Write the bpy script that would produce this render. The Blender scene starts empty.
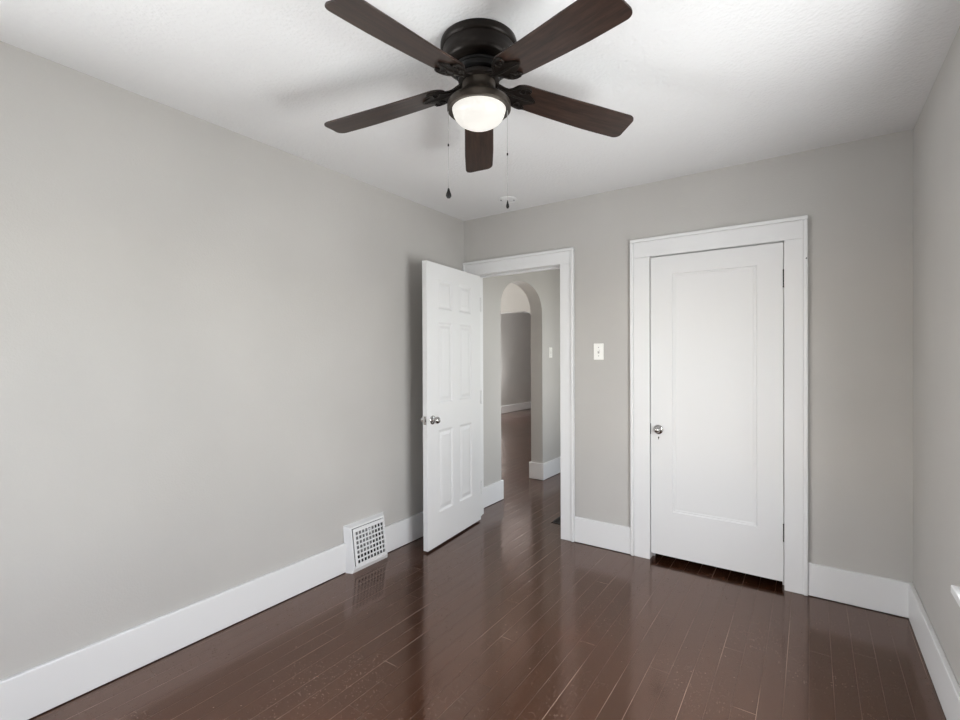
import bpy, bmesh, math, random
from mathutils import Vector, Matrix

random.seed(4)
C = bpy.context.scene.collection
R = math.radians

# ------------------------------------------------------------------ camera
CAM_H = 1.3448
cam_data = bpy.data.cameras.new('camera')
cam = bpy.data.objects.new('camera', cam_data)
C.objects.link(cam)
cam_data.sensor_fit = 'HORIZONTAL'
cam_data.sensor_width = 36.0
cam_data.lens = 479.17 / 960.0 * 36.0
cam_data.clip_start = 0.02
yaw, pitch, roll = 0.6043, 0.0051, -0.0041
fw = Vector((-math.sin(yaw) * math.cos(pitch), math.cos(yaw) * math.cos(pitch), -math.sin(pitch)))
rt = Vector((math.cos(yaw), math.sin(yaw), 0))
up = rt.cross(fw)
rt2 = rt * math.cos(roll) + up * math.sin(roll)
up2 = -rt * math.sin(roll) + up * math.cos(roll)
cam.matrix_world = Matrix.Translation((0, 0, CAM_H)) @ Matrix((rt2, up2, -fw)).transposed().to_4x4()
bpy.context.scene.camera = cam

# ------------------------------------------------------------------ world, daylight, added fill lights, exposure
scene = bpy.context.scene
scene.view_settings.view_transform = 'Standard'
scene.view_settings.look = 'None'
scene.view_settings.gamma = 1.0
scene.view_settings.use_curve_mapping = False
scene.view_settings.exposure = 0.06

world = bpy.data.worlds.new('daylight_sky')
scene.world = world
world.use_nodes = True
wn = world.node_tree.nodes
bg = wn['Background']
sky = wn.new('ShaderNodeTexSky')
sky.sky_type = 'NISHITA'
sky.sun_disc = False
sky.sun_elevation = R(35)
sky.sun_rotation = R(200)
world.node_tree.links.new(sky.outputs[0], bg.inputs[0])
bg.inputs[1].default_value = 0.40


def area(name, loc, direction, sx, sy, power, col=(1, 1, 1)):
    d = bpy.data.lights.new(name, 'AREA')
    d.shape = 'RECTANGLE'
    d.size, d.size_y = sx, sy
    d.energy = power
    d.color = col
    o = bpy.data.objects.new(name, d)
    C.objects.link(o)
    o.location = loc
    o.rotation_euler = Vector(direction).to_track_quat('-Z', 'Y').to_euler()
    return o


XL_ = -2.417
W1_Y0, W1_Y1, W_Z0, W_Z1 = 0.88, 1.98, 0.60, 2.02          # window in the right wall
W2_X0, W2_X1 = -2.15, -0.95                                # window in the rear wall
W3_Y0, W3_Y1 = 4.72, 5.78                                  # added unseen window of the room beyond the arch
W4_Y0, W4_Y1 = -0.45, 0.15                                 # added unseen window in the left wall, near the rear corner
area('daylight_right_window', (0.64, (W1_Y0 + W1_Y1) / 2, 1.14), (-1, 0, -0.08), 1.1, 1.06, 76, (0.975, 0.99, 1.0))
area('daylight_rear_window', ((W2_X0 + W2_X1) / 2, -0.80, 1.14), (0.12, 1, 0.0), 1.2, 1.06, 9, (0.975, 0.99, 1.0))
area('left_window_fill', (XL_ - 0.21, (W4_Y0 + W4_Y1) / 2, 1.14), (1, 0.35, -0.35), 0.6, 1.06, 88, (0.975, 0.99, 1.0))  # added light at an invented window, lifts the right wall
area('hall_side_fill', (-1.30, 4.6, 1.3), (-1, 0, 0.1), 1.2, 1.6, 15, (1.0, 0.985, 0.95))  # added fill light in an opening of the unseen hall side wall
area('living_window_fill', (-6.08 - 0.21, (W3_Y0 + W3_Y1) / 2, 1.4), (1, 0, 0), 1.06, 1.5, 190, (1.0, 0.985, 0.95))  # added light at an invented window, brightens the wall past the arch
far_fill_d = bpy.data.lights.new('far_room_fill', 'POINT')  # added point light without a fixture, grades the farthest wall
far_fill_d.energy = 100
far_fill_d.shadow_soft_size = 0.05
far_fill_o = bpy.data.objects.new('far_room_fill', far_fill_d)
C.objects.link(far_fill_o)
far_fill_o.location = (-5.90, 8.85, 1.1)

# ------------------------------------------------------------------ materials


def mat(name, col, rough=0.5, metal=0.0, spec=0.5):
    m = bpy.data.materials.new(name)
    m.use_nodes = True
    b = m.node_tree.nodes['Principled BSDF']
    b.inputs['Base Color'].default_value = (*col, 1)
    b.inputs['Roughness'].default_value = rough
    b.inputs['Metallic'].default_value = metal
    b.inputs['Specular IOR Level'].default_value = spec
    return m


class NT:
    def __init__(self, m):
        self.t = m.node_tree
        self.b = self.t.nodes['Principled BSDF']

    def n(self, kind, **kw):
        x = self.t.nodes.new(kind)
        for k, v in kw.items():
            setattr(x, k, v)
        return x

    def l(self, a, b):
        self.t.links.new(a, b)

    def math(self, op, a, b=None, clamp=False):
        x = self.n('ShaderNodeMath', operation=op, use_clamp=clamp)
        for i, v in enumerate((a, b)):
            if v is None:
                continue
            if isinstance(v, (int, float)):
                x.inputs[i].default_value = v
            else:
                self.l(v, x.inputs[i])
        return x.outputs[0]

    def noise(self, vec, scale, detail=2.0, rough=0.5):
        x = self.n('ShaderNodeTexNoise')
        x.inputs['Scale'].default_value = scale
        x.inputs['Detail'].default_value = detail
        x.inputs['Roughness'].default_value = rough
        if vec is not None:
            self.l(vec, x.inputs['Vector'])
        return x.outputs[0]

    def rng(self, v, a, b, c, d):
        x = self.n('ShaderNodeMapRange')
        self.l(v, x.inputs[0])
        for i, k in enumerate((a, b, c, d)):
            x.inputs[i + 1].default_value = k
        return x.outputs[0]

    def mix(self, f, a, b):
        x = self.n('ShaderNodeMix', data_type='RGBA')
        if isinstance(f, (int, float)):
            x.inputs[0].default_value = f
        else:
            self.l(f, x.inputs[0])
        for i, v in ((6, a), (7, b)):
            if isinstance(v, tuple):
                x.inputs[i].default_value = (*v, 1)
            else:
                self.l(v, x.inputs[i])
        return x.outputs[2]

    def bump(self, h, strength, dist):
        x = self.n('ShaderNodeBump')
        x.inputs['Strength'].default_value = strength
        x.inputs['Distance'].default_value = dist
        self.l(h, x.inputs['Height'])
        self.l(x.outputs[0], self.b.inputs['Normal'])


def obj_co(t):
    return t.n('ShaderNodeTexCoord').outputs['Object']


def wall_paint(name, col, rough=0.55):
    m = mat(name, col, rough, spec=0.3)
    t = NT(m)
    co = obj_co(t)
    v = t.noise(co, 1.3, 3)
    c2 = tuple(c * 0.93 for c in col)
    t.l(t.mix(t.rng(v, 0.35, 0.65, 0, 1), col, c2), t.b.inputs['Base Color'])
    t.bump(t.math('ADD', t.noise(co, 140, 3), t.math('MULTIPLY', t.noise(co, 7, 3), 1.5)), 0.10, 0.01)
    return m


M_WALL = wall_paint('greige_wall_paint', (0.50, 0.484, 0.461))
M_HALL = wall_paint('hall_wall_paint', (0.50, 0.484, 0.461))
M_WHITE = mat('white_semi_gloss', (0.735, 0.735, 0.735), 0.40)
_t = NT(M_WHITE)
_t.bump(_t.noise(obj_co(_t), 30, 3), 0.05, 0.004)
M_DOOR = mat('white_door_paint', (0.715, 0.715, 0.715), 0.40)
_t = NT(M_DOOR)
_t.bump(_t.noise(obj_co(_t), 22, 3), 0.02, 0.004)

M_CEIL = mat('ceiling_white', (0.77, 0.77, 0.77), 0.8, spec=0.2)
_t = NT(M_CEIL)
_co = obj_co(_t)
_v = _t.n('ShaderNodeTexVoronoi')
_v.feature = 'SMOOTH_F1'
_v.inputs['Scale'].default_value = 75
_t.l(_co, _v.inputs['Vector'])
_h = _t.math('ADD', _t.math('MULTIPLY', _v.outputs[0], -0.8), _t.math('ADD', _t.noise(_co, 55, 4, 0.6), _t.math('MULTIPLY', _t.noise(_co, 4, 2), 2.0)))
_t.bump(_h, 0.27, 0.010)


def floor_material():
    m = mat('dark_brown_floor_paint', (0.04, 0.02, 0.015), 0.14)
    t = NT(m)
    co = obj_co(t)
    sep = t.n('ShaderNodeSeparateXYZ')
    t.l(co, sep.inputs[0])
    wob = t.math('MULTIPLY', t.math('SUBTRACT', t.noise(co, 1.2, 2), 0.5), 0.006)
    xs = t.math('DIVIDE', t.math('ADD', t.math('ADD', sep.outputs[0], 0.0065), wob), 0.0815)
    row = t.math('FLOOR', xs)
    fr = t.math('FRACT', xs)
    edge = t.math('MINIMUM', fr, t.math('SUBTRACT', 1.0, fr))            # 0 at a gap
    wnz = t.n('ShaderNodeTexWhiteNoise', noise_dimensions='1D')
    t.l(row, wnz.inputs['W'])
    rnd = wnz.outputs[0]
    # end joints, staggered per row
    ys = t.math('DIVIDE', t.math('ADD', sep.outputs[1], t.math('MULTIPLY', rnd, 7.3)), 2.3)
    fy = t.math('FRACT', ys)
    ey = t.math('MULTIPLY', t.math('MINIMUM', fy, t.math('SUBTRACT', 1.0, fy)), 2.3 / 0.0815)
    joint = t.math('LESS_THAN', ey, 0.012)
    wn2 = t.n('ShaderNodeTexWhiteNoise', noise_dimensions='2D')
    cmb = t.n('ShaderNodeCombineXYZ')
    t.l(row, cmb.inputs[0])
    t.l(t.math('FLOOR', ys), cmb.inputs[1])
    t.l(cmb.outputs[0], wn2.inputs['Vector'])
    # stretched grain
    mp = t.n('ShaderNodeMapping')
    mp.inputs['Scale'].default_value = (30, 1.6, 1)
    t.l(co, mp.inputs['Vector'])
    grain = t.noise(mp.outputs[0], 2.0, 5, 0.6)
    base = t.mix(wn2.outputs[0], (0.021, 0.0070, 0.0028), (0.032, 0.0108, 0.0045))
    base = t.mix(t.rng(grain, 0.35, 0.7, 0, 0.55), base, (0.042, 0.0155, 0.0085))
    # worn reddish patch and scuffs
    wear = t.rng(t.noise(co, 1.7, 3), 0.58, 0.75, 0, 0.6)
    base = t.mix(wear, base, (0.072, 0.023, 0.011))
    # gap lines: dark gaps, some filled with pale dust
    mp2 = t.n('ShaderNodeMapping')
    mp2.inputs['Scale'].default_value = (12.3, 0.9, 1)
    t.l(co, mp2.inputs['Vector'])
    pale = t.rng(t.noise(mp2.outputs[0], 1.0, 3), 0.52, 0.62, 0, 1)
    gap = t.math('MAXIMUM', t.rng(edge, 0.007, 0.017, 1, 0), joint)
    gapc = t.mix(pale, (0.010, 0.006, 0.005), (0.26, 0.19, 0.15))
    base = t.mix(gap, base, gapc)
    # pale specks
    vo = t.n('ShaderNodeTexVoronoi')
    vo.inputs['Scale'].default_value = 38
    t.l(co, vo.inputs['Vector'])
    cs = t.n('ShaderNodeSeparateColor')
    t.l(vo.outputs['Color'], cs.inputs[0])
    size = t.math('MULTIPLY', t.math('POWER', cs.outputs[0], 4.0), 0.115)
    spk = t.math('LESS_THAN', vo.outputs['Distance'], size)
    dens = t.rng(t.noise(co, 1.1, 2), 0.34, 0.52, 0, 0.8)
    spk = t.math('MULTIPLY', spk, dens)
    vo2 = t.n('ShaderNodeTexVoronoi')
    vo2.inputs['Scale'].default_value = 130
    t.l(co, vo2.inputs['Vector'])
    cs2 = t.n('ShaderNodeSeparateColor')
    t.l(vo2.outputs['Color'], cs2.inputs[0])
    fine = t.math('MULTIPLY', t.math('LESS_THAN', vo2.outputs['Distance'], t.math('MULTIPLY', t.math('POWER', cs2.outputs[0], 2.5), 0.40)),
                  t.rng(t.noise(co, 2.6, 3), 0.42, 0.62, 0, 0.5))
    base = t.mix(t.math('MAXIMUM', spk, fine, True), base, (0.40, 0.30, 0.25))
    t.l(base, t.b.inputs['Base Color'])
    rg = t.math('ADD', t.rng(t.noise(co, 3.0, 4), 0.3, 0.7, 0.10, 0.20), t.math('MULTIPLY', gap, 0.3))
    t.l(rg, t.b.inputs['Roughness'])
    t.b.inputs['Specular IOR Level'].default_value = 1.0
    t.b.inputs['Specular Tint'].default_value = (1.0, 0.66, 0.52, 1)
    t.b.inputs['IOR'].default_value = 1.66
    mp3 = t.n('ShaderNodeMapping')
    mp3.inputs['Scale'].default_value = (9, 1.5, 1)
    t.l(co, mp3.inputs['Vector'])
    cup = t.math('MULTIPLY', t.math('POWER', edge, 0.5), 0.25)
    h = t.math('ADD', t.math('ADD', t.math('MULTIPLY', gap, -0.7), cup), t.math('MULTIPLY', t.noise(mp3.outputs[0], 3.0, 3), 0.5))
    h = t.math('ADD', h, t.math('MULTIPLY', t.noise(co, 120, 2), 0.05))
    t.bump(h, 0.22, 0.003)
    return m


M_FLOOR = floor_material()


def wood_blade():
    m = mat('dark_walnut_blade', (0.03, 0.018, 0.013), 0.32)
    t = NT(m)
    co = obj_co(t)
    mp = t.n('ShaderNodeMapping')
    mp.inputs['Scale'].default_value = (2.2, 45, 30)
    t.l(co, mp.inputs['Vector'])
    g = t.noise(mp.outputs[0], 2.0, 5, 0.65)
    t.l(t.mix(t.rng(g, 0.35, 0.7, 0, 1), (0.012, 0.0068, 0.0052), (0.050, 0.027, 0.019)), t.b.inputs['Base Color'])
    t.bump(g, 0.05, 0.002)
    return m


M_BLADE = wood_blade()
M_BRONZE = mat('oil_rubbed_bronze', (0.014, 0.0105, 0.0085), 0.40, 0.5, 0.35)
M_BRONZE2 = mat('brushed_bronze', (0.075, 0.062, 0.050), 0.42, 0.8)
M_CHROME = mat('satin_chrome', (0.50, 0.49, 0.48), 0.16, 1.0)
M_BLACK = mat('black_plastic', (0.007, 0.0065, 0.0065), 0.45, spec=0.25)
M_DARKMETAL = mat('dark_hinge_metal', (0.05, 0.047, 0.043), 0.4, 0.7)
M_CHAIN = mat('steel_chain', (0.48, 0.47, 0.46), 0.4, 0.8)
M_PLATE = mat('ivory_plate', (0.83, 0.82, 0.78), 0.3)
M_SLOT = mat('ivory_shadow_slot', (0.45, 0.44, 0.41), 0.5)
M_DARK = mat('painted_void_shade', (0.012, 0.011, 0.010), 0.9)  # near-black colour standing in for shade in hollow places
M_GREYMETAL = mat('grey_damper_metal', (0.22, 0.22, 0.22), 0.5, 0.3)
M_VENT = mat('brown_black_vent', (0.012, 0.009, 0.008), 0.45, 0.3)
M_CEILPLATE = mat('white_ceiling_plate', (0.74, 0.74, 0.74), 0.5)
M_GRASS = mat('lawn', (0.10, 0.16, 0.05), 0.9)

M_DOME = bpy.data.materials.new('lit_frosted_glass')
M_DOME.use_nodes = True
_n = M_DOME.node_tree.nodes
_b = _n['Principled BSDF']
_b.inputs['Base Color'].default_value = (0.18, 0.178, 0.172, 1)
_b.inputs['Roughness'].default_value = 0.35
_b.inputs['Emission Color'].default_value = (1.0, 0.97, 0.91, 1)
_b.inputs['Emission Strength'].default_value = 0.36
_tr = _n.new('ShaderNodeBsdfTranslucent')
_tr.inputs['Color'].default_value = (0.50, 0.495, 0.48, 1)
_add = _n.new('ShaderNodeAddShader')
M_DOME.node_tree.links.new(_b.outputs[0], _add.inputs[0])
M_DOME.node_tree.links.new(_tr.outputs[0], _add.inputs[1])
M_DOME.node_tree.links.new(_add.outputs[0], _n['Material Output'].inputs[0])

M_GLASS = bpy.data.materials.new('window_glass')
M_GLASS.use_nodes = True
_n = M_GLASS.node_tree.nodes
_tp = _n.new('ShaderNodeBsdfTransparent')
_gl = _n.new('ShaderNodeBsdfGlossy')
_gl.inputs['Roughness'].default_value = 0.02
_mx = _n.new('ShaderNodeMixShader')
_mx.inputs[0].default_value = 0.06
M_GLASS.node_tree.links.new(_tp.outputs[0], _mx.inputs[1])
M_GLASS.node_tree.links.new(_gl.outputs[0], _mx.inputs[2])
M_GLASS.node_tree.links.new(_mx.outputs[0], _n['Material Output'].inputs[0])

# ------------------------------------------------------------------ mesh helpers


class MB:
    """Collects shapes and links them as one mesh object."""

    def __init__(self):
        self.bm = bmesh.new()

    def box(self, x0, x1, y0, y1, z0, z1, M=None):
        vs = [self.bm.verts.new((x, y, z)) for x in (x0, x1) for y in (y0, y1) for z in (z0, z1)]
        for f in ((0, 1, 3, 2), (4, 6, 7, 5), (0, 4, 5, 1), (2, 3, 7, 6), (0, 2, 6, 4), (1, 5, 7, 3)):
            self.bm.faces.new([vs[i] for i in f])
        if M:
            for v in vs:
                v.co = M @ v.co
        return self

    def lathe(self, prof, n=48, M=None, cap=True):
        rings = []
        new = []
        for r, z in prof:
            if r < 1e-6:
                v = self.bm.verts.new((0, 0, z))
                rings.append([v])
                new.append(v)
            else:
                rg = [self.bm.verts.new((r * math.cos(2 * math.pi * i / n), r * math.sin(2 * math.pi * i / n), z)) for i in range(n)]
                rings.append(rg)
                new += rg
        for a, b in zip(rings, rings[1:]):
            for i in range(n):
                j = (i + 1) % n
                if len(a) == 1 and len(b) == 1:
                    continue
                if len(a) == 1:
                    self.bm.faces.new((a[0], b[i], b[j]))
                elif len(b) == 1:
                    self.bm.faces.new((a[i], b[0], a[j]))
                else:
                    self.bm.faces.new((a[i], b[i], b[j], a[j]))
        if cap:
            for rg in (rings[0], rings[-1]):
                if len(rg) > 1:
                    self.bm.faces.new(rg)
        if M:
            for v in new:
                v.co = M @ v.co
        return self

    def tube(self, pts, r, n=8, cap=True):
        pts = [Vector(p) for p in pts]
        rr = r if isinstance(r, (list, tuple)) else [r] * len(pts)
        rings = []
        prev = None
        for i, p in enumerate(pts):
            a = pts[max(i - 1, 0)]
            b = pts[min(i + 1, len(pts) - 1)]
            d = (b - a).normalized()
            if prev is None:
                u = d.orthogonal().normalized()
            else:
                u = (prev - d * prev.dot(d)).normalized()
            prev = u
            w = d.cross(u)
            rings.append([self.bm.verts.new(p + (u * math.cos(2 * math.pi * k / n) + w * math.sin(2 * math.pi * k / n)) * rr[i]) for k in range(n)])
        for a, b in zip(rings, rings[1:]):
            for k in range(n):
                self.bm.faces.new((a[k], a[(k + 1) % n], b[(k + 1) % n], b[k]))
        if cap:
            self.bm.faces.new(rings[0])
            self.bm.faces.new(rings[-1])
        return self

    def prism(self, pts, z0, z1, M=None):
        """pts: outline in x,y; extruded from z0 to z1."""
        a = [self.bm.verts.new((x, y, z0)) for x, y in pts]
        b = [self.bm.verts.new((x, y, z1)) for x, y in pts]
        n = len(pts)
        self.bm.faces.new(a)
        self.bm.faces.new(b)
        for i in range(n):
            self.bm.faces.new((a[i], a[(i + 1) % n], b[(i + 1) % n], b[i]))
        if M:
            for v in a + b:
                v.co = M @ v.co
        return self

    def quad(self, *ps):
        self.bm.faces.new([self.bm.verts.new(p) for p in ps])
        return self

    def build(self, name, material, parent=None, smooth=False, bevel=0, seg=2, doubles=False):
        if doubles:
            bmesh.ops.remove_doubles(self.bm, verts=self.bm.verts, dist=1e-5)
        bmesh.ops.recalc_face_normals(self.bm, faces=self.bm.faces)
        me = bpy.data.meshes.new(name)
        self.bm.to_mesh(me)
        self.bm.free()
        if material:
            me.materials.append(material)
        if smooth:
            me.polygons.foreach_set('use_smooth', [True] * len(me.polygons))
        o = bpy.data.objects.new(name, me)
        C.objects.link(o)
        if parent:
            o.parent = parent
        if smooth:
            try:
                me.set_sharp_from_angle(angle=R(40))
            except Exception:
                pass
        if bevel:
            md = o.modifiers.new('bevel', 'BEVEL')
            md.width = bevel
            md.segments = seg
            md.limit_method = 'ANGLE'
            md.angle_limit = R(50)
        return o


def tag(o, label=None, cat=None, group=None, kind=None):
    if label:
        o['label'] = label
    if cat:
        o['category'] = cat
    if group:
        o['group'] = group
    if kind:
        o['kind'] = kind
    return o


def empty(name, loc=(0, 0, 0), rz=0.0):
    o = bpy.data.objects.new(name, None)
    o.empty_display_size = 0.1
    C.objects.link(o)
    o.location = loc
    o.rotation_euler = (0, 0, rz)
    return o


# ------------------------------------------------------------------ room shell
H = 2.5
D = 3.27            # back wall
XL, XR = -2.417, 0.4298
YR = -0.60          # rear wall, behind the camera
TW = 0.15           # wall thickness
OP_X0, OP_X1, OP_H = -2.314, -1.525, 2.03      # doorway in the back wall
CL_X0, CL_X1, CL_H = -0.880, -0.126, 2.008     # closet opening
YH = 12.6           # far end of the house
XF = -6.08          # far wall seen through the arches
A_Y0, A_Y1 = 3.848, 4.700                       # arch in the hall wall

m = MB()
m.box(XF - 0.2, XR + TW, YR - TW, YH, -0.12, 0)
tag(m.build('floor', M_FLOOR), 'dark brown glossy painted floor boards', 'floor', kind='structure')

m = MB()
m.box(XF - 0.2, XR + TW, YR - TW, YH, H, H + 0.12)
tag(m.build('ceiling', M_CEIL), 'white stippled plaster ceiling', 'ceiling', kind='structure')

# left wall: bedroom part and the hall wall with the arch are one plane
m = MB()
m.box(XL - 0.16, XL, YR, W4_Y0, 0, H)
m.box(XL - 0.16, XL, W4_Y1, D + 0.02, 0, H)
m.box(XL - 0.16, XL, W4_Y0, W4_Y1, 0, W_Z0)
m.box(XL - 0.16, XL, W4_Y0, W4_Y1, W_Z1, H)
tag(m.build('wall_left', M_WALL), 'long greige wall on the left with the register', 'wall', kind='structure')

m = MB()
m.box(XL, OP_X0 - 0.02, D, D + 0.13, 0, H)
m.box(OP_X1 + 0.02, CL_X0 - 0.02, D, D + 0.13, 0, H)
m.box(CL_X1 + 0.02, XR, D, D + 0.13, 0, H)
m.box(OP_X0 - 0.02, OP_X1 + 0.02, D, D + 0.13, OP_H + 0.02, H)
m.box(CL_X0 - 0.02, CL_X1 + 0.02, D, D + 0.13, CL_H + 0.02, H)
tag(m.build('wall_back', M_WALL), 'greige back wall with doorway and closet door', 'wall', kind='structure')

m = MB()
m.box(XR, XR + TW, YR, W1_Y0, 0, H)
m.box(XR, XR + TW, W1_Y1, 4.2, 0, H)
m.box(XR, XR + TW, W1_Y0, W1_Y1, 0, W_Z0)
m.box(XR, XR + TW, W1_Y0, W1_Y1, W_Z1, H)
tag(m.build('wall_right', M_WALL), 'greige wall along the right edge with the window', 'wall', kind='structure')

m = MB()
m.box(XL - 0.16, W2_X0, YR - TW, YR, 0, H)
m.box(W2_X1, XR + TW, YR - TW, YR, 0, H)
m.box(W2_X0, W2_X1, YR - TW, YR, 0, W_Z0)
m.box(W2_X0, W2_X1, YR - TW, YR, W_Z1, H)
tag(m.build('wall_rear', M_WALL), 'greige wall behind the camera', 'wall', kind='structure')

# hall wall with the arch
m = MB()
SPR, APEX = 1.80, 2.118
m.box(XL - 0.142, XL, D + 0.02, A_Y0, 0, H)
m.box(XL - 0.142, XL, A_Y1, YH, 0, H)
yc, ha = (A_Y0 + A_Y1) / 2, (A_Y1 - A_Y0) / 2
arc = []
N = 40
for i in range(N + 1):
    a = math.pi * (1 - i / N)
    c, s = math.cos(a), math.sin(a)
    e = 2 / 2.25
    arc.append((yc + ha * math.copysign(abs(c) ** e, c), SPR + (APEX - SPR) * abs(s) ** e))
for (ya, za), (yb, zb) in zip(arc, arc[1:]):
    for x in (XL, XL - 0.142):
        m.quad((x, ya, za), (x, yb, zb), (x, yb, H), (x, ya, H))
    m.quad((XL, ya, za), (XL, yb, zb), (XL - 0.142, yb, zb), (XL - 0.142, ya, za))
tag(m.build('wall_hall', M_HALL, doubles=True), 'hall wall with the rounded arch seen through the doorway', 'wall', kind='structure')

# hall right wall, hall end, closet shell
m = MB()
m.box(-1.36, -1.26, D + 0.13, 3.98, 0, H)
m.box(-1.36, -1.26, 5.22, 6.6, 0, H)
m.box(-1.36, -1.26, 3.98, 5.22, 2.12, H)  # opening added for the hall fill light
m.box(XL, -1.26, 6.6, 6.7, 0, H)
tag(m.build('wall_hall_side', M_HALL), 'hall wall hidden behind the back wall', 'wall', kind='structure')
m = MB()
m.box(-1.20, XR, 4.1, 4.2, 0, H)
m.box(-1.26, -1.20, D + 0.13, 4.2, 0, H)
tag(m.build('wall_closet', M_DARK), 'closet back wall with the shade of the interior painted in', 'wall', kind='structure')  # near-black colour stands in for the unlit closet

# rooms beyond the arch
YO = 6.0
m = MB()
OXL, OXR, OZ = -5.55, -3.245, 2.006
m.box(XF, OXL, YO, YO + 0.15, 0, H)
m.box(OXR, XL - 0.142, YO, YO + 0.15, 0, H)
rad = 0.13
top = [(OXL, OZ - rad)]
for k in range(9):
    a = math.pi - k * math.pi / 16
    top.append((OXL + rad + rad * math.cos(a), OZ - rad + rad * math.sin(a)))
for k in range(9):
    a = math.pi / 2 - k * math.pi / 16
    top.append((OXR - rad + rad * math.cos(a), OZ - rad + rad * math.sin(a)))
for (xa, za), (xb, zb) in zip(top, top[1:]):
    for y in (YO, YO + 0.15):
        m.quad((xa, y, za), (xb, y, zb), (xb, y, H), (xa, y, H))
    m.quad((xa, YO, za), (xb, YO, zb), (xb, YO + 0.15, zb), (xa, YO + 0.15, za))
tag(m.build('wall_far_opening', M_HALL, doubles=True), 'pale wall with a round cornered opening far beyond the arch', 'wall', kind='structure')
m = MB()
m.box(XF - 0.15, XF, 3.3, W3_Y0, 0, H)
m.box(XF - 0.15, XF, W3_Y1, YH, 0, H)
m.box(XF - 0.15, XF, W3_Y0, W3_Y1, 0, 0.65)
m.box(XF - 0.15, XF, W3_Y0, W3_Y1, 2.15, H)
tag(m.build('wall_far', M_HALL), 'farthest grey wall seen through both openings', 'wall', kind='structure')
m = MB()
m.box(XF, XL - 0.16, YH - 0.1, YH, 0, H)
tag(m.build('wall_far_end', M_HALL), 'end wall of the farthest room', 'wall', kind='structure')
m = MB()
m.box(XF, XL - 0.142, 3.3, 3.45, 0, H)
tag(m.build('wall_living', M_HALL), 'near wall of the room beyond the arch', 'wall', kind='structure')

# ------------------------------------------------------------------ baseboards
BH, BT = 0.184, 0.02
def board(name, label, boxes):
    m = MB()
    for b in boxes:
        m.box(b[0], b[1], b[2], b[3], 0.003, b[5])
    return tag(m.build(name, M_WHITE, bevel=0.004), label, 'baseboard', kind='structure')

board('baseboard_left', 'tall white baseboard along the left wall', [(XL, XL + BT, YR, D, 0, BH)])
board('baseboard_back', 'white baseboard between the doorway and the closet', [(-1.417, -1.006, D - BT, D, 0, BH)])
board('baseboard_back_right', 'short white baseboard right of the closet', [(-0.013, XR, D - BT, D, 0, BH)])
board('baseboard_right', 'white baseboard along the right wall', [(XR - BT, XR, YR, D - BT, 0, BH)])
board('baseboard_rear', 'white baseboard behind the camera', [(XL + BT, XR - BT, YR, YR + BT, 0, BH)])
board('baseboard_hall_near', 'white baseboard beside the open door in the hall', [(XL, XL + BT, D + 0.155, A_Y0 + 0.012, 0, BH), (XL - 0.16, XL, A_Y0, A_Y0 + 0.012, 0, BH)])
board('baseboard_hall_far', 'white baseboard wrapping the far side of the arch', [(XL, XL + BT, A_Y1 - BT, 6.6, 0, BH), (XL - 0.160, XL, A_Y1 - BT, A_Y1, 0, BH)])
board('baseboard_far', 'white baseboard of the farthest wall', [(XF, XF + BT, 3.45, YH - 0.1, 0, 0.18)])

# ------------------------------------------------------------------ casings (trim)
def casing(name, label, x0, x1, z1, ox0, ox1, oz, y, left_cut=None):
    """White door casing on the back wall face at y, with an outer back band."""
    e = empty(name, ((x0 + x1) / 2, y, 0))
    tag(e, label, 'door trim', kind='structure')
    cx = (x0 + x1) / 2
    T = 0.02
    bb = 0.022
    m = MB().box(x0 + bb - cx, ox0 - cx, -T, 0, 0, oz)
    m.build('side_casing', M_WHITE, e, bevel=0.002)
    m = MB().box(ox1 - cx, x1 - bb - cx, -T, 0, 0, oz)
    m.build('side_casing', M_WHITE, e, bevel=0.002)
    m = MB().box(x0 + bb - cx, x1 - bb - cx, -T, 0, oz + 0.0006, z1 - bb)
    m.build('head_casing', M_WHITE, e, bevel=0.002)
    m = MB()
    for (a, b, c, d) in ((x0, x0 + bb, 0, z1 - bb), (x1 - bb, x1, 0, z1 - bb), (x0, x1, z1 - bb, z1)):
        m.box(a - cx, b - cx, -T - 0.011, 0, c, d)
    m.build('back_band', M_WHITE, e, bevel=0.005, seg=3)
    # jamb lining and stop
    m = MB()
    m.box(ox0 - 0.02 - cx, ox0 - cx, 0, 0.13, 0, oz)
    m.box(ox1 - cx, ox1 + 0.02 - cx, 0, 0.13, 0, oz)
    m.box(ox0 - 0.02 - cx, ox1 + 0.02 - cx, 0, 0.13, oz, oz + 0.02)
    m.build('jamb', M_WHITE, e, bevel=0.002)
    m = MB()
    m.box(ox0 - cx, ox0 + 0.012 - cx, 0.052, 0.088, 0, oz - 0.012)
    m.box(ox1 - 0.012 - cx, ox1 - cx, 0.052, 0.088, 0, oz - 0.012)
    m.box(ox0 - cx, ox1 - cx, 0.052, 0.088, oz - 0.012, oz)
    m.build('door_stop', M_WHITE, e, bevel=0.002)
    return e

casing('trim_1', 'white casing around the open doorway to the hall', -2.414, -1.417, 2.142, OP_X0, OP_X1, OP_H, D)
casing('trim_2', 'wide white casing around the closed closet door', -1.006, -0.013, 2.133, CL_X0, CL_X1, CL_H, D)

nail = MB().lathe([(0, 0), (0.004, 0), (0.0035, 0.0015), (0, 0.002)], 12, Matrix.Translation((-0.020 - (-1.006 - 0.013) / 2, -0.0305, 1.892)) @ Matrix.Rotation(R(90), 4, 'X'))
nail.build('nail_head', M_DARKMETAL, bpy.data.objects['trim_2'])
# ------------------------------------------------------------------ panel door mesh


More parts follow.
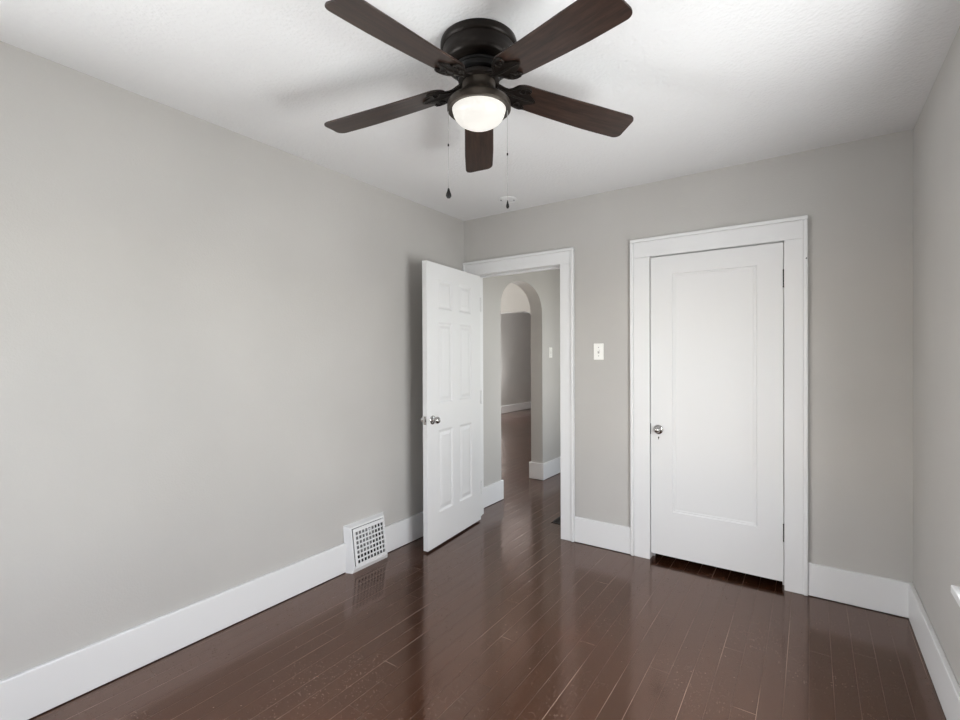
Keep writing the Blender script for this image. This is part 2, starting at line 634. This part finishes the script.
def panel_door(L, Z0, Z1, T, panels, raised=True):
    """Leaf in local coords: u along x (0..L), thickness along y (-T..0), front face at y=0 facing +y... both faces panelled."""
    m = MB()
    bm = m.bm
    us = sorted({0, L, *[p[0] for p in panels], *[p[1] for p in panels]})
    zs = sorted({Z0, Z1, *[p[2] for p in panels], *[p[3] for p in panels]})
    for side in (0, 1):
        s = 1 if side == 0 else -1
        y0 = 0 if side == 0 else -T
        for i in range(len(us) - 1):
            for j in range(len(zs) - 1):
                a, b, c, d = us[i], us[i + 1], zs[j], zs[j + 1]
                if not any(p[0] <= a and b <= p[1] and p[2] <= c and d <= p[3] for p in panels):
                    m.quad((a, y0, c), (b, y0, c), (b, y0, d), (a, y0, d))
        for (a, b, c, d) in panels:
            if raised:
                prof = [(0, 0), (0.005, -0.002), (0.014, -0.008), (0.024, -0.008), (0.045, -0.002), (0.047, -0.002)]
            else:
                prof = [(0, 0), (0.004, -0.0005), (0.010, -0.006), (0.018, -0.0065), (0.022, -0.009)]
            loops = []
            for o, dep in prof:
                y = y0 + s * dep
                loops.append([(a + o, y, c + o), (b - o, y, c + o), (b - o, y, d - o), (a + o, y, d - o)])
            for p, q in zip(loops, loops[1:]):
                for k in range(4):
                    m.quad(p[k], p[(k + 1) % 4], q[(k + 1) % 4], q[k])
            m.quad(*loops[-1])
    for (ps) in (((0, 0, Z0), (0, -T, Z0), (0, -T, Z1), (0, 0, Z1)), ((L, 0, Z0), (L, -T, Z0), (L, -T, Z1), (L, 0, Z1)),
                 ((0, 0, Z0), (L, 0, Z0), (L, -T, Z0), (0, -T, Z0)), ((0, 0, Z1), (L, 0, Z1), (L, -T, Z1), (0, -T, Z1))):
        m.quad(*ps)
    return m


def knob_mb(out, sphere=0.024, M=None):
    """Rosette, neck and ball of a door knob along +z, reaching out to `out`."""
    m = MB()
    prof = [(0.0, 0.0), (0.031, 0.0), (0.031, 0.004), (0.026, 0.009), (0.014, 0.011), (0.011, 0.016), (0.011, out - 2 * sphere * 0.8 - 0.002)]
    n = 18
    zc = out - sphere * 0.8
    for k in range(1, n + 1):
        a = -math.pi / 2 + math.pi * k / n
        if k == n:
            prof.append((0.0, zc + sphere * 0.8))
        else:
            r = sphere * math.cos(a)
            z = zc + sphere * 0.8 * math.sin(a)
            if r > 0.011 or a > 0:
                prof.append((r, z))
    m.lathe(prof, 32, M)
    return m


def hinge(name, parent, loc, hgt, material, leaf_dir=(1, 0)):
    """Butt hinge: knuckled barrel with ball tips and a thin visible leaf."""
    x, y, z = loc
    m = MB()
    k = 5
    for i in range(k):
        a = z - hgt / 2 + hgt * i / k
        m.lathe([(0.0050, a + 0.0006), (0.0050, a + hgt / k - 0.0006)], 16, Matrix.Translation((x, y, 0)))
    for s in (-1, 1):
        zz = z + s * hgt / 2
        m.lathe([(0.004, zz), (0.0068, zz + s * 0.005), (0.0045, zz + s * 0.011), (0, zz + s * 0.013)] if s > 0 else
                [(0, zz - 0.013), (0.0045, zz - 0.011), (0.0068, zz - 0.005), (0.004, zz)], 16, Matrix.Translation((x, y, 0)))
    return m.build(name, material, parent, smooth=True)


# open six-panel door: hinged at the left jamb, swung square into the room
px, py = -2.162, 2.492                 # free edge, room-side face
hx, hy = -2.236, 3.243                 # hinge edge
L = math.hypot(hx - px, hy - py)
ang = math.atan2(hy - py, hx - px)
door = empty('door_1', (px, py, 0), ang)
tag(door, 'white six panel door standing open against the left wall', 'door', kind='structure')
# local x: along the leaf from the free edge, local y: towards the left wall; visible face at y=0 faces -y
pans = []
for z0, z1 in ((0.245, 0.83), (1.02, 1.60), (1.69, 1.905)):
    pans += [(0.140, 0.330, z0, z1), (0.424, 0.612, z0, z1)]
T1 = 0.036
m = panel_door(L, 0.014, 2.012, T1, pans)
for v in m.bm.verts:
    v.co.y = v.co.y + T1
m.build('door_leaf', M_DOOR, door, doubles=True)
# knobs both sides, latch plate on the free edge
kz = 0.912
m = knob_mb(0.062, 0.025, Matrix.Translation((0.062, 0, kz)) @ Matrix.Rotation(R(90), 4, 'X'))
tag(m.build('knob', M_CHROME, door, smooth=True), 'satin chrome knob facing the room')
m = knob_mb(0.062, 0.025, Matrix.Translation((0.062, T1, kz)) @ Matrix.Rotation(R(-90), 4, 'X'))
tag(m.build('knob', M_CHROME, door, smooth=True), 'satin chrome knob on the wall side')
m = MB().box(-0.0015, 0.001, 0.006, T1 - 0.006, kz - 0.029, kz + 0.029)
m.box(-0.011, 0.0, 0.012, T1 - 0.012, kz - 0.010, kz + 0.010)
m.build('latch_plate', M_CHROME, door, bevel=0.001)
for z in (0.28, 1.02, 1.78):
    hinge('hinge', door, (L + 0.004, -0.006, z), 0.088, M_WHITE)

# closet door with one tall recessed panel
YC = D - 0.004
door2 = empty('door_2', (CL_X0 + 0.004, YC, 0))
tag(door2, 'white closed closet door with one tall flat panel', 'door', kind='structure')
LW = CL_X1 - CL_X0 - 0.008
m = panel_door(LW, 0.042, CL_H - 0.006, 0.036, [(-0.744 - CL_X0 - 0.004, -0.259 - CL_X0 - 0.004, 0.330, 1.888)], raised=False)
for v in m.bm.verts:
    v.co.y = v.co.y + 0.036
m.build('door_leaf', M_DOOR, door2, doubles=True)
kx = -0.828 - CL_X0 - 0.004
m = knob_mb(0.052, 0.0205, Matrix.Translation((kx, 0, 0.866)) @ Matrix.Rotation(R(90), 4, 'X'))
m.build('knob', M_CHROME, door2, smooth=True)
m = MB().lathe([(0, 0), (0.0045, 0), (0.0045, 0.0015), (0, 0.0015)], 16, Matrix.Translation((kx + 0.002, 0.0, 0.814)) @ Matrix.Rotation(R(90), 4, 'X'))
m.box(kx - 0.0002, kx + 0.0042, -0.0015, 0, 0.801, 0.814)
m.build('keyhole', M_BLACK, door2)
m = MB().box(-0.0035, 0.001, -0.0008, 0.03, 0.832, 0.902)
m.build('latch', M_BLACK, door2)
for z in (0.327, 1.793):
    hinge('hinge', door2, (LW + 0.003, -0.005, z), 0.082, M_DARKMETAL)

# ------------------------------------------------------------------ windows (side walls, light source)


def window(name, label, origin, rz, w, z0, z1, wall_t, stool=True):
    """Double hung window; local x along the wall, local y pointing out of the room, y=0 at the room face."""
    e = empty(name, origin, rz)
    tag(e, label, 'window', kind='structure')
    a, b = -w / 2, w / 2
    m = MB()
    for q in ((a, a + 0.025, 0, wall_t, z0, z1), (b - 0.025, b, 0, wall_t, z0, z1), (a, b, 0, wall_t, z1 - 0.025, z1), (a, b, 0, wall_t, z0, z0 + 0.02)):
        m.box(*q)
    m.build('window_frame', M_WHITE, e)
    mid = (z0 + z1) / 2
    for nm, za, zb, y in (('sash', z0 + 0.02, mid + 0.02, 0.06), ('sash', mid - 0.02, z1 - 0.025, 0.10)):
        m = MB()
        ia, ib = a + 0.025, b - 0.025
        for q in ((ia, ia + 0.045, za, zb), (ib - 0.045, ib, za, zb), (ia + 0.045, ib - 0.045, za, za + 0.05), (ia + 0.045, ib - 0.045, zb - 0.04, zb)):
            m.box(q[0], q[1], y, y + 0.035, q[2], q[3])
        s = m.build(nm, M_WHITE, e, bevel=0.003)
        MB().box(ia + 0.045, ib - 0.045, y + 0.016, y + 0.019, za + 0.05, zb - 0.04).build('pane', M_GLASS, s)
    c = 0.11
    m = MB().box(a - c, a, -0.02, 0, z0 + 0.012, z1 + c)
    m.build('side_casing', M_WHITE, e, bevel=0.003)
    m = MB().box(b, b + c, -0.02, 0, z0 + 0.012, z1 + c)
    m.build('side_casing', M_WHITE, e, bevel=0.003)
    m = MB().box(a, b, -0.02, 0, z1, z1 + c)
    m.build('head_casing', M_WHITE, e, bevel=0.003)
    m = MB().box(a - c - 0.025, b + c + 0.025, -0.062, 0.0, z0 - 0.014, z0 + 0.012)
    m.build('window_stool', M_WHITE, e, bevel=0.003, seg=2)
    m = MB().box(a - c, b + c, -0.018, 0, z0 - 0.11, z0 - 0.014)
    m.build('apron', M_WHITE, e, bevel=0.003)
    return e


window('window_1', 'white framed window at the right edge with projecting sill', (XR, (W1_Y0 + W1_Y1) / 2, 0), R(-90), W1_Y1 - W1_Y0, W_Z0, W_Z1, TW)
window('window_2', 'white framed window behind the camera', ((W2_X0 + W2_X1) / 2, YR, 0), R(180), W2_X1 - W2_X0, W_Z0, W_Z1, TW)
window('added_window_3', 'added unseen window lighting the room beyond the arch', (XF, (W3_Y0 + W3_Y1) / 2, 0), R(90), W3_Y1 - W3_Y0, 0.65, 2.15, 0.15)  # invented window, added to light the wall past the arch

window('added_window_4', 'added unseen white framed window in the left wall behind the camera', (XL, (W4_Y0 + W4_Y1) / 2, 0), R(90), W4_Y1 - W4_Y0, W_Z0, W_Z1, 0.16)  # invented window, added to light the right wall

m = MB().box(-40, 40, -40, 40, -0.75, -0.70)
tag(m.build('ground', M_GRASS), 'lawn outside the windows', 'ground', kind='structure')

# ------------------------------------------------------------------ ceiling fan
FX, FY = -1.008, 1.460
fan = empty('ceiling_fan', (FX, FY, H))
tag(fan, 'dark bronze five blade ceiling fan with a lit frosted dome lamp', 'ceiling fan')
away = math.atan2(FY, FX)

MB().lathe([(0.0, 0.0), (0.139, 0.0), (0.141, -0.006), (0.141, -0.018), (0.137, -0.025), (0.132, -0.028), (0.133, -0.034), (0.130, -0.042),
            (0.131, -0.050), (0.129, -0.064), (0.126, -0.076), (0.119, -0.084), (0.104, -0.088), (0.0, -0.088)], 64).build('motor_canopy', M_BRONZE, fan, smooth=True)
m = MB().lathe([(0.0, -0.088), (0.088, -0.088), (0.090, -0.092), (0.088, -0.098), (0.091, -0.104), (0.088, -0.110), (0.086, -0.116), (0.076, -0.120), (0.0, -0.120)], 64)
m.build('motor', M_BLACK, fan, smooth=True)
m = MB().lathe([(0.0, -0.120), (0.070, -0.120), (0.076, -0.125), (0.076, -0.138), (0.066, -0.144), (0.0, -0.144)], 64)
m.build('hub', M_BRONZE, fan, smooth=True)

# blades
R0, R1 = 0.128, 0.636
ZA = -0.136                 # height of the bracket arms at the hub


def sag(x):
    t = x - 0.165
    return -0.163 - 0.140 * t + 0.06 * t * abs(t)


def axis_z(x):
    if x > R0:
        return sag(x)
    return ZA + (sag(R0) - ZA) * max(0.0, (x - 0.07) / (R0 - 0.07))


def blade_mb():
    m = MB()
    bm = m.bm
    xs = [R0 + 0.052 * (1 - math.cos(k / 12 * math.pi / 2)) for k in range(13)]
    xs += [R0 + 0.052 + (R1 - 0.030 - R0 - 0.052) * k / 22 for k in range(1, 22)]
    xs += [R1 - 0.030 * (1 - math.sin(k / 10 * math.pi / 2)) for k in range(11)]
    prof = [(-1, 0.0), (-0.975, 0.0028), (0.975, 0.0028), (1, 0.0), (0.975, -0.0028), (-0.975, -0.0028)]
    rings = []
    for x in xs:
        t = (x - R0) / (R1 - R0)
        w = 0.058 + 0.010 * min(1, t * 1.5)
        d0, d1 = x - R0, R1 - x
        if d0 < 0.052:
            w *= 0.30 + 0.70 * math.sqrt(max(0, 1 - (1 - d0 / 0.052) ** 2))
        if d1 < 0.030:
            w -= 0.028 * (1 - math.sqrt(max(0, 1 - (1 - d1 / 0.030) ** 2)))
        rings.append([bm.verts.new((x, y * w, sag(x) + z)) for y, z in prof])
    for a, b in zip(rings, rings[1:]):
        for k in range(6):
            bm.faces.new((a[k], a[(k + 1) % 6], b[(k + 1) % 6], b[k]))
    bm.faces.new(rings[0])
    bm.faces.new(rings[-1])
    return m


PITCH = R(-11.5)


def twist(m, only_after=None):
    """Pitch a blade or its iron about its own long axis."""
    for v in m.bm.verts:
        x, y, z = v.co
        f = 1.0
        if only_after is not None:
            f = min(1.0, max(0.0, (x - 0.07) / (only_after - 0.07)))
        zc = axis_z(x)
        a = PITCH * f
        dz = z - zc
        v.co.y = y * math.cos(a) - dz * math.sin(a)
        v.co.z = zc + y * math.sin(a) + dz * math.cos(a)


def iron_mb():
    """Scrolled blade bracket: a neck from the hub that fans out under the blade root."""
    m = MB()
    half = [(0.066, 0.020), (0.085, 0.016), (0.100, 0.015), (0.112, 0.018), (0.122, 0.028), (0.132, 0.040), (0.145, 0.050), (0.160, 0.0545), (0.178, 0.055),
            (0.190, 0.050), (0.191, 0.042), (0.184, 0.036), (0.184, 0.028), (0.194, 0.022), (0.209, 0.016), (0.222, 0.008), (0.227, 0.0)]
    # strips between +y and -y so the fan shape can follow the blade
    bm = m.bm
    xs = [p[0] for p in half]
    out = [(x, y) for x, y in half] + [(x, -y) for x, y in reversed(half[:-1])]

    zc = axis_z
    a = [bm.verts.new((x, y, zc(x) - 0.0040)) for x, y in out]
    b = [bm.verts.new((x, y, zc(x) - 0.0100)) for x, y in out]
    n = len(out)
    bm.faces.new(a)
    bm.faces.new(b)
    for i in range(n):
        bm.faces.new((a[i], a[(i + 1) % n], b[(i + 1) % n], b[i]))
    # raised scrolls along the outline
    for s in (1, -1):
        pts = []
        for x, y in half[2:12]:
            pts.append((x, s * y * 0.92, zc(x) - 0.0105))
        m.tube(pts, 0.0035, 8)
        pts = []
        for k in range(15):
            t = k / 14
            aa = t * 4.6
            rr = 0.017 * (1 - 0.72 * t)
            x = 0.163 + rr * math.cos(aa + 2.2)
            y = 0.034 + rr * math.sin(aa + 2.2)
            pts.append((x, s * y, zc(x) - 0.011))
        m.tube(pts, 0.0030, 8)
    m.tube([(x, 0, zc(x) - 0.0105) for x in (0.070, 0.10, 0.14, 0.18, 0.218)], [0.006, 0.005, 0.0045, 0.004, 0.002], 8)
    return m


bl = blade_mb()
twist(bl)
blade0 = bl.build('blade', M_BLADE, fan, smooth=False, bevel=0)
ir = iron_mb()
twist(ir, 0.125)
iron0 = ir.build('blade_iron', M_BRONZE, fan, smooth=True)
for k in range(5):
    b_, i_ = (blade0, iron0) if k == 0 else (blade0.copy(), iron0.copy())
    if k:
        C.objects.link(b_)
        C.objects.link(i_)
        b_.parent = fan
        i_.parent = fan
    rot = away + k * R(72)
    flat = R(3.2) if k == 1 else 0.0            # one blade has warped flatter than the others
    piv = Vector((0, 0, -0.185))
    M = Matrix.Rotation(rot, 4, 'Z') @ Matrix.Translation(piv) @ Matrix.Rotation(flat, 4, 'X') @ Matrix.Translation(-piv)
    for q in (b_, i_):
        q.location = M.to_translation()
        q.rotation_euler = M.to_euler()

# light kit
MB().lathe([(0.061, -0.144), (0.061, -0.160), (0.063, -0.170), (0.069, -0.181), (0.082, -0.194), (0.098, -0.205), (0.110, -0.213), (0.116, -0.220),
            (0.1175, -0.228), (0.1175, -0.242), (0.114, -0.245), (0.100, -0.243), (0.099, -0.226), (0.055, -0.180), (0.050, -0.150)], 64, cap=False).build('light_fitter', M_BRONZE2, fan, smooth=True)
m = MB()
prof = [(0.0985, -0.232), (0.0985, -0.243)]
for k in range(1, 13):
    a = k / 12 * math.pi / 2
    prof.append((0.0965 * math.cos(a) if k < 12 else 0.0, -0.245 - 0.062 * math.sin(a)))
dome = m.lathe(prof, 64, cap=False).build('lamp_dome', M_DOME, fan, smooth=True)
bulb_d = bpy.data.lights.new('fan_bulb', 'POINT')
bulb_d.energy = 0.10
bulb_d.shadow_soft_size = 0.025
bulb_d.color = (1.0, 0.96, 0.90)
bulb = bpy.data.objects.new('fan_bulb', bulb_d)
C.objects.link(bulb)
bulb.location = (FX, FY, H - 0.236)

# pull chains, hung from either side of the light fitter
rdir = Vector((math.cos(yaw), math.sin(yaw), 0))
for s, off, zend, pr, plen, zc_, lab in ((-1, 0.1135, 1.970, 0.0105, 0.036, 2.130, 'left pull chain with a fat black teardrop end'),
                                         (1, 0.1045, 1.925, 0.0060, 0.030, 2.095, 'right pull chain with a slim black end')):
    e = rdir * (s * off)
    x, y = e.x, e.y
    ztop = -0.238
    zb = zend - H
    m = MB().tube([(x, y, ztop), (x, y, zb)], 0.0011, 8)
    n = int((ztop - zb) / 0.006)
    for k in range(0, n):
        zz = ztop - k * 0.006
        m.lathe([(0, zz - 0.0015), (0.0016, zz), (0, zz + 0.0015)], 6, Matrix.Translation((x, y, 0)))
    ch = tag(m.build('pull_chain', M_CHAIN, fan), lab)
    m = MB().lathe([(0.0, zc_ - H - 0.005), (0.0028, zc_ - H - 0.004), (0.0028, zc_ - H + 0.004), (0.0, zc_ - H + 0.005)], 12, Matrix.Translation((x, y, 0)))
    m.build('chain_connector', M_BRONZE, ch, smooth=True)
    m = MB().lathe([(0.0, zb - plen), (pr * 0.6, zb - plen * 0.97), (pr, zb - plen * 0.78), (pr * 0.95, zb - plen * 0.6), (pr * 0.5, zb - plen * 0.25), (pr * 0.3, zb), (0, zb + 0.002)], 20, Matrix.Translation((x, y, 0)))
    m.build('chain_pull', M_BLACK, ch, smooth=True)

# ------------------------------------------------------------------ round ceiling plate near the corner
cp = empty('ceiling_plate', (-1.825, 3.005, H))
tag(cp, 'small round white plate on the ceiling near the corner', 'ceiling plate')
MB().lathe([(0.0, 0.0), (0.072, 0.0), (0.072, -0.004), (0.066, -0.009), (0.060, -0.009), (0.056, -0.005), (0.040, -0.005), (0.034, -0.010), (0.0, -0.011)], 48).build('plate', M_CEILPLATE, cp, smooth=True)
for s in (-1, 1):
    MB().lathe([(0, -0.0085), (0.006, -0.008), (0.006, -0.005)], 16, Matrix.Translation((s * rdir.x * 0.047, s * rdir.y * 0.047, 0))).build('screw', M_GREYMETAL, cp)

# ------------------------------------------------------------------ light switches


def light_switch(label, loc, rz):
    e = empty('light_switch', loc, rz)
    tag(e, label, 'light switch')
    MB().box(-0.0365, 0.0365, -0.006, 0, -0.058, 0.058).build('cover_plate', M_PLATE, e, bevel=0.003, seg=3)
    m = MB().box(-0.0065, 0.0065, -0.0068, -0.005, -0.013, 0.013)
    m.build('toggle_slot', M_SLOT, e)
    m = MB().box(-0.0045, 0.0045, -0.018, -0.005, -0.004, 0.004, Matrix.Rotation(R(-24), 4, 'X') @ Matrix.Translation((0, 0, 0.002)))
    m.build('toggle', M_PLATE, e, bevel=0.001)
    for z in (-0.03, 0.03):
        MB().lathe([(0.0032, 0.0055), (0.0032, 0.0065), (0, 0.0070)], 12, Matrix.Translation((0, 0, z)) @ Matrix.Rotation(R(90), 4, 'X')).build('screw', M_GREYMETAL, e)
    return e


light_switch('white toggle light switch between the doorway and the closet', (-1.235, D, 1.383), 0)
light_switch('white light switch in the hall, right of the arch', (XL, 4.900, 1.398), R(90))

# ------------------------------------------------------------------ baseboard register on the left wall
reg = empty('wall_register', (XL, 2.15, 0))
tag(reg, 'white baseboard air register with a square hole grille on the left wall', 'air register')
# local: x out of the wall, y along the wall
Y0w, Y1w = 1.980 - 2.15, 2.325 - 2.15
yp0, yp1 = 2.004 - 2.15, 2.288 - 2.15
xt, xb = 0.043, 0.077                 # depth at the top and near the bottom
zt, zb = 0.281, 0.026
B0 = BT + 0.0005
m = MB()
back = [(B0, Y0w, 0.0), (B0, Y1w, 0.0), (0.0, Y1w, 0.290), (0.0, Y0w, 0.290)]
front = [(xb, yp0, zb), (xb, yp1, zb), (xt, yp1, zt), (xt, yp0, zt)]
foot = [(xb - 0.012, yp0 - 0.008, 0.0), (xb - 0.012, yp1 + 0.010, 0.0)]
fr_in = []
gi = 0.014


def plate_pt(u, v, off=0.0):
    """Point on the sloped front; u along y 0..1, v up 0..1."""
    x = xb + (xt - xb) * v + off
    return Vector((x, yp0 + (yp1 - yp0) * u, zb + (zt - zb) * v))


# outer housing: sides, top, foot and a rim round the removable face
rim = [plate_pt(a, b) for a, b in ((0.0, 0.0), (1.0, 0.0), (1.0, 1.0), (0.0, 1.0))]
inn = [plate_pt(a, b) for a, b in ((0.03, 0.03), (0.97, 0.03), (0.97, 0.95), (0.03, 0.95))]
m.quad(Vector(back[0]), Vector(foot[0]), rim[0], rim[3], Vector(back[3])) if False else None
m.quad(Vector(back[0]), Vector(foot[0]), rim[0])
m.quad(Vector(back[0]), rim[0], rim[3], Vector(back[3]))
m.quad(Vector(back[1]), Vector(foot[1]), rim[1])
m.quad(Vector(back[1]), rim[1], rim[2], Vector(back[2]))
m.quad(Vector(back[3]), rim[3], rim[2], Vector(back[2]))
m.quad(Vector(foot[0]), Vector(foot[1]), rim[1], rim[0])
for k in range(4):
    m.quad(rim[k], rim[(k + 1) % 4], inn[(k + 1) % 4], inn[k])
inn2 = [q + Vector((-0.012, 0, 0)) for q in inn]
for k in range(4):
    m.quad(inn[k], inn[(k + 1) % 4], inn2[(k + 1) % 4], inn2[k])
m.build('register_housing', M_WHITE, reg, doubles=True, bevel=0.0025)
# face plate with 9 x 7 square holes
m = MB()
NX, NZ = 9, 7
u0, u1, v0, v1 = 0.045, 0.955, 0.045, 0.94
hu0, hu1, hv0, hv1 = 0.095, 0.94, 0.085, 0.875
us = [u0]
for i in range(NX):
    a = hu0 + (hu1 - hu0) * i / NX
    b = hu0 + (hu1 - hu0) * (i + 1) / NX
    g = (b - a) * 0.145
    us += [a + g, b - g]
us.append(u1)
vs = [v0]
for i in range(NZ):
    a = hv0 + (hv1 - hv0) * i / NZ
    b = hv0 + (hv1 - hv0) * (i + 1) / NZ
    g = (b - a) * 0.145
    vs += [a + g, b - g]
vs.append(v1)
for i in range(len(us) - 1):
    for j in range(len(vs) - 1):
        a, b, c, d = us[i], us[i + 1], vs[j], vs[j + 1]
        hole = (i % 2 == 1) and (j % 2 == 1)
        P = [(a, c), (b, c), (b, d), (a, d)]
        if not hole:
            m.quad(*[plate_pt(u, v, 0.004) for u, v in P])
            m.quad(*[plate_pt(u, v, -0.001) for u, v in P])
        else:
            for k in range(4):
                p, q = P[k], P[(k + 1) % 4]
                m.quad(plate_pt(*p, 0.004), plate_pt(*q, 0.004), plate_pt(*q, -0.001), plate_pt(*p, -0.001))
P = [(u0, v0), (u1, v0), (u1, v1), (u0, v1)]
for k in range(4):
    p, q = P[k], P[(k + 1) % 4]
    m.quad(plate_pt(*p, 0.004), plate_pt(*q, 0.004), plate_pt(*q, -0.001), plate_pt(*p, -0.001))
m.build('grille', M_WHITE, reg, doubles=True)
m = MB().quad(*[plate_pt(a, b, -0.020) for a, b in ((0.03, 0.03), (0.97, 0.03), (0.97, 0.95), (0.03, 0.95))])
m.build('duct_shade_sheet', M_DARK, reg)  # dark sheet standing in for shade inside the duct
# damper blade behind the upper holes
m = MB()
q = [plate_pt(0.05, 0.30, -0.011), plate_pt(0.58, 0.30, -0.011), plate_pt(0.74, 0.84, -0.007), plate_pt(0.05, 0.84, -0.007)]
m.quad(*q)
m.quad(*[x + Vector((-0.002, 0, 0)) for x in q])
for k in range(4):
    m.quad(q[k], q[(k + 1) % 4], q[(k + 1) % 4] + Vector((-0.002, 0, 0)), q[k] + Vector((-0.002, 0, 0)))
m.build('damper', M_GREYMETAL, reg, doubles=True)
# adjusting lever between the holes of the top row
m = MB()
lv = plate_pt(0.50, 0.79, 0.004)
m.box(lv.x, lv.x + 0.010, lv.y - 0.003, lv.y + 0.003, lv.z - 0.016, lv.z + 0.012)
m.build('damper_lever', M_WHITE, reg, bevel=0.001)

# ------------------------------------------------------------------ floor vent in the hall
fv = empty('floor_vent', (-1.68, 3.665, 0))
tag(fv, 'dark metal floor vent in the hall just beyond the doorway', 'floor vent')
m = MB()
for q in ((-0.06, -0.048, -0.135, 0.135), (0.048, 0.06, -0.135, 0.135), (-0.048, 0.048, -0.135, -0.122), (-0.048, 0.048, 0.122, 0.135)):
    m.box(q[0], q[1], q[2], q[3], 0.0, 0.004)
m.box(-0.004, 0.004, -0.122, 0.122, 0.0, 0.004)
m.build('vent_frame', M_VENT, fv)
m = MB()
for k in range(20):
    y = -0.118 + k * 0.0124
    m.box(-0.048, 0.048, y, y + 0.005, 0.0005, 0.003)
m.build('vent_slats', M_VENT, fv)
MB().box(-0.05, 0.05, -0.125, 0.125, 0.0, 0.0005).build('vent_shade_sheet', M_DARK, fv)  # dark sheet, paints in the shade below the slats
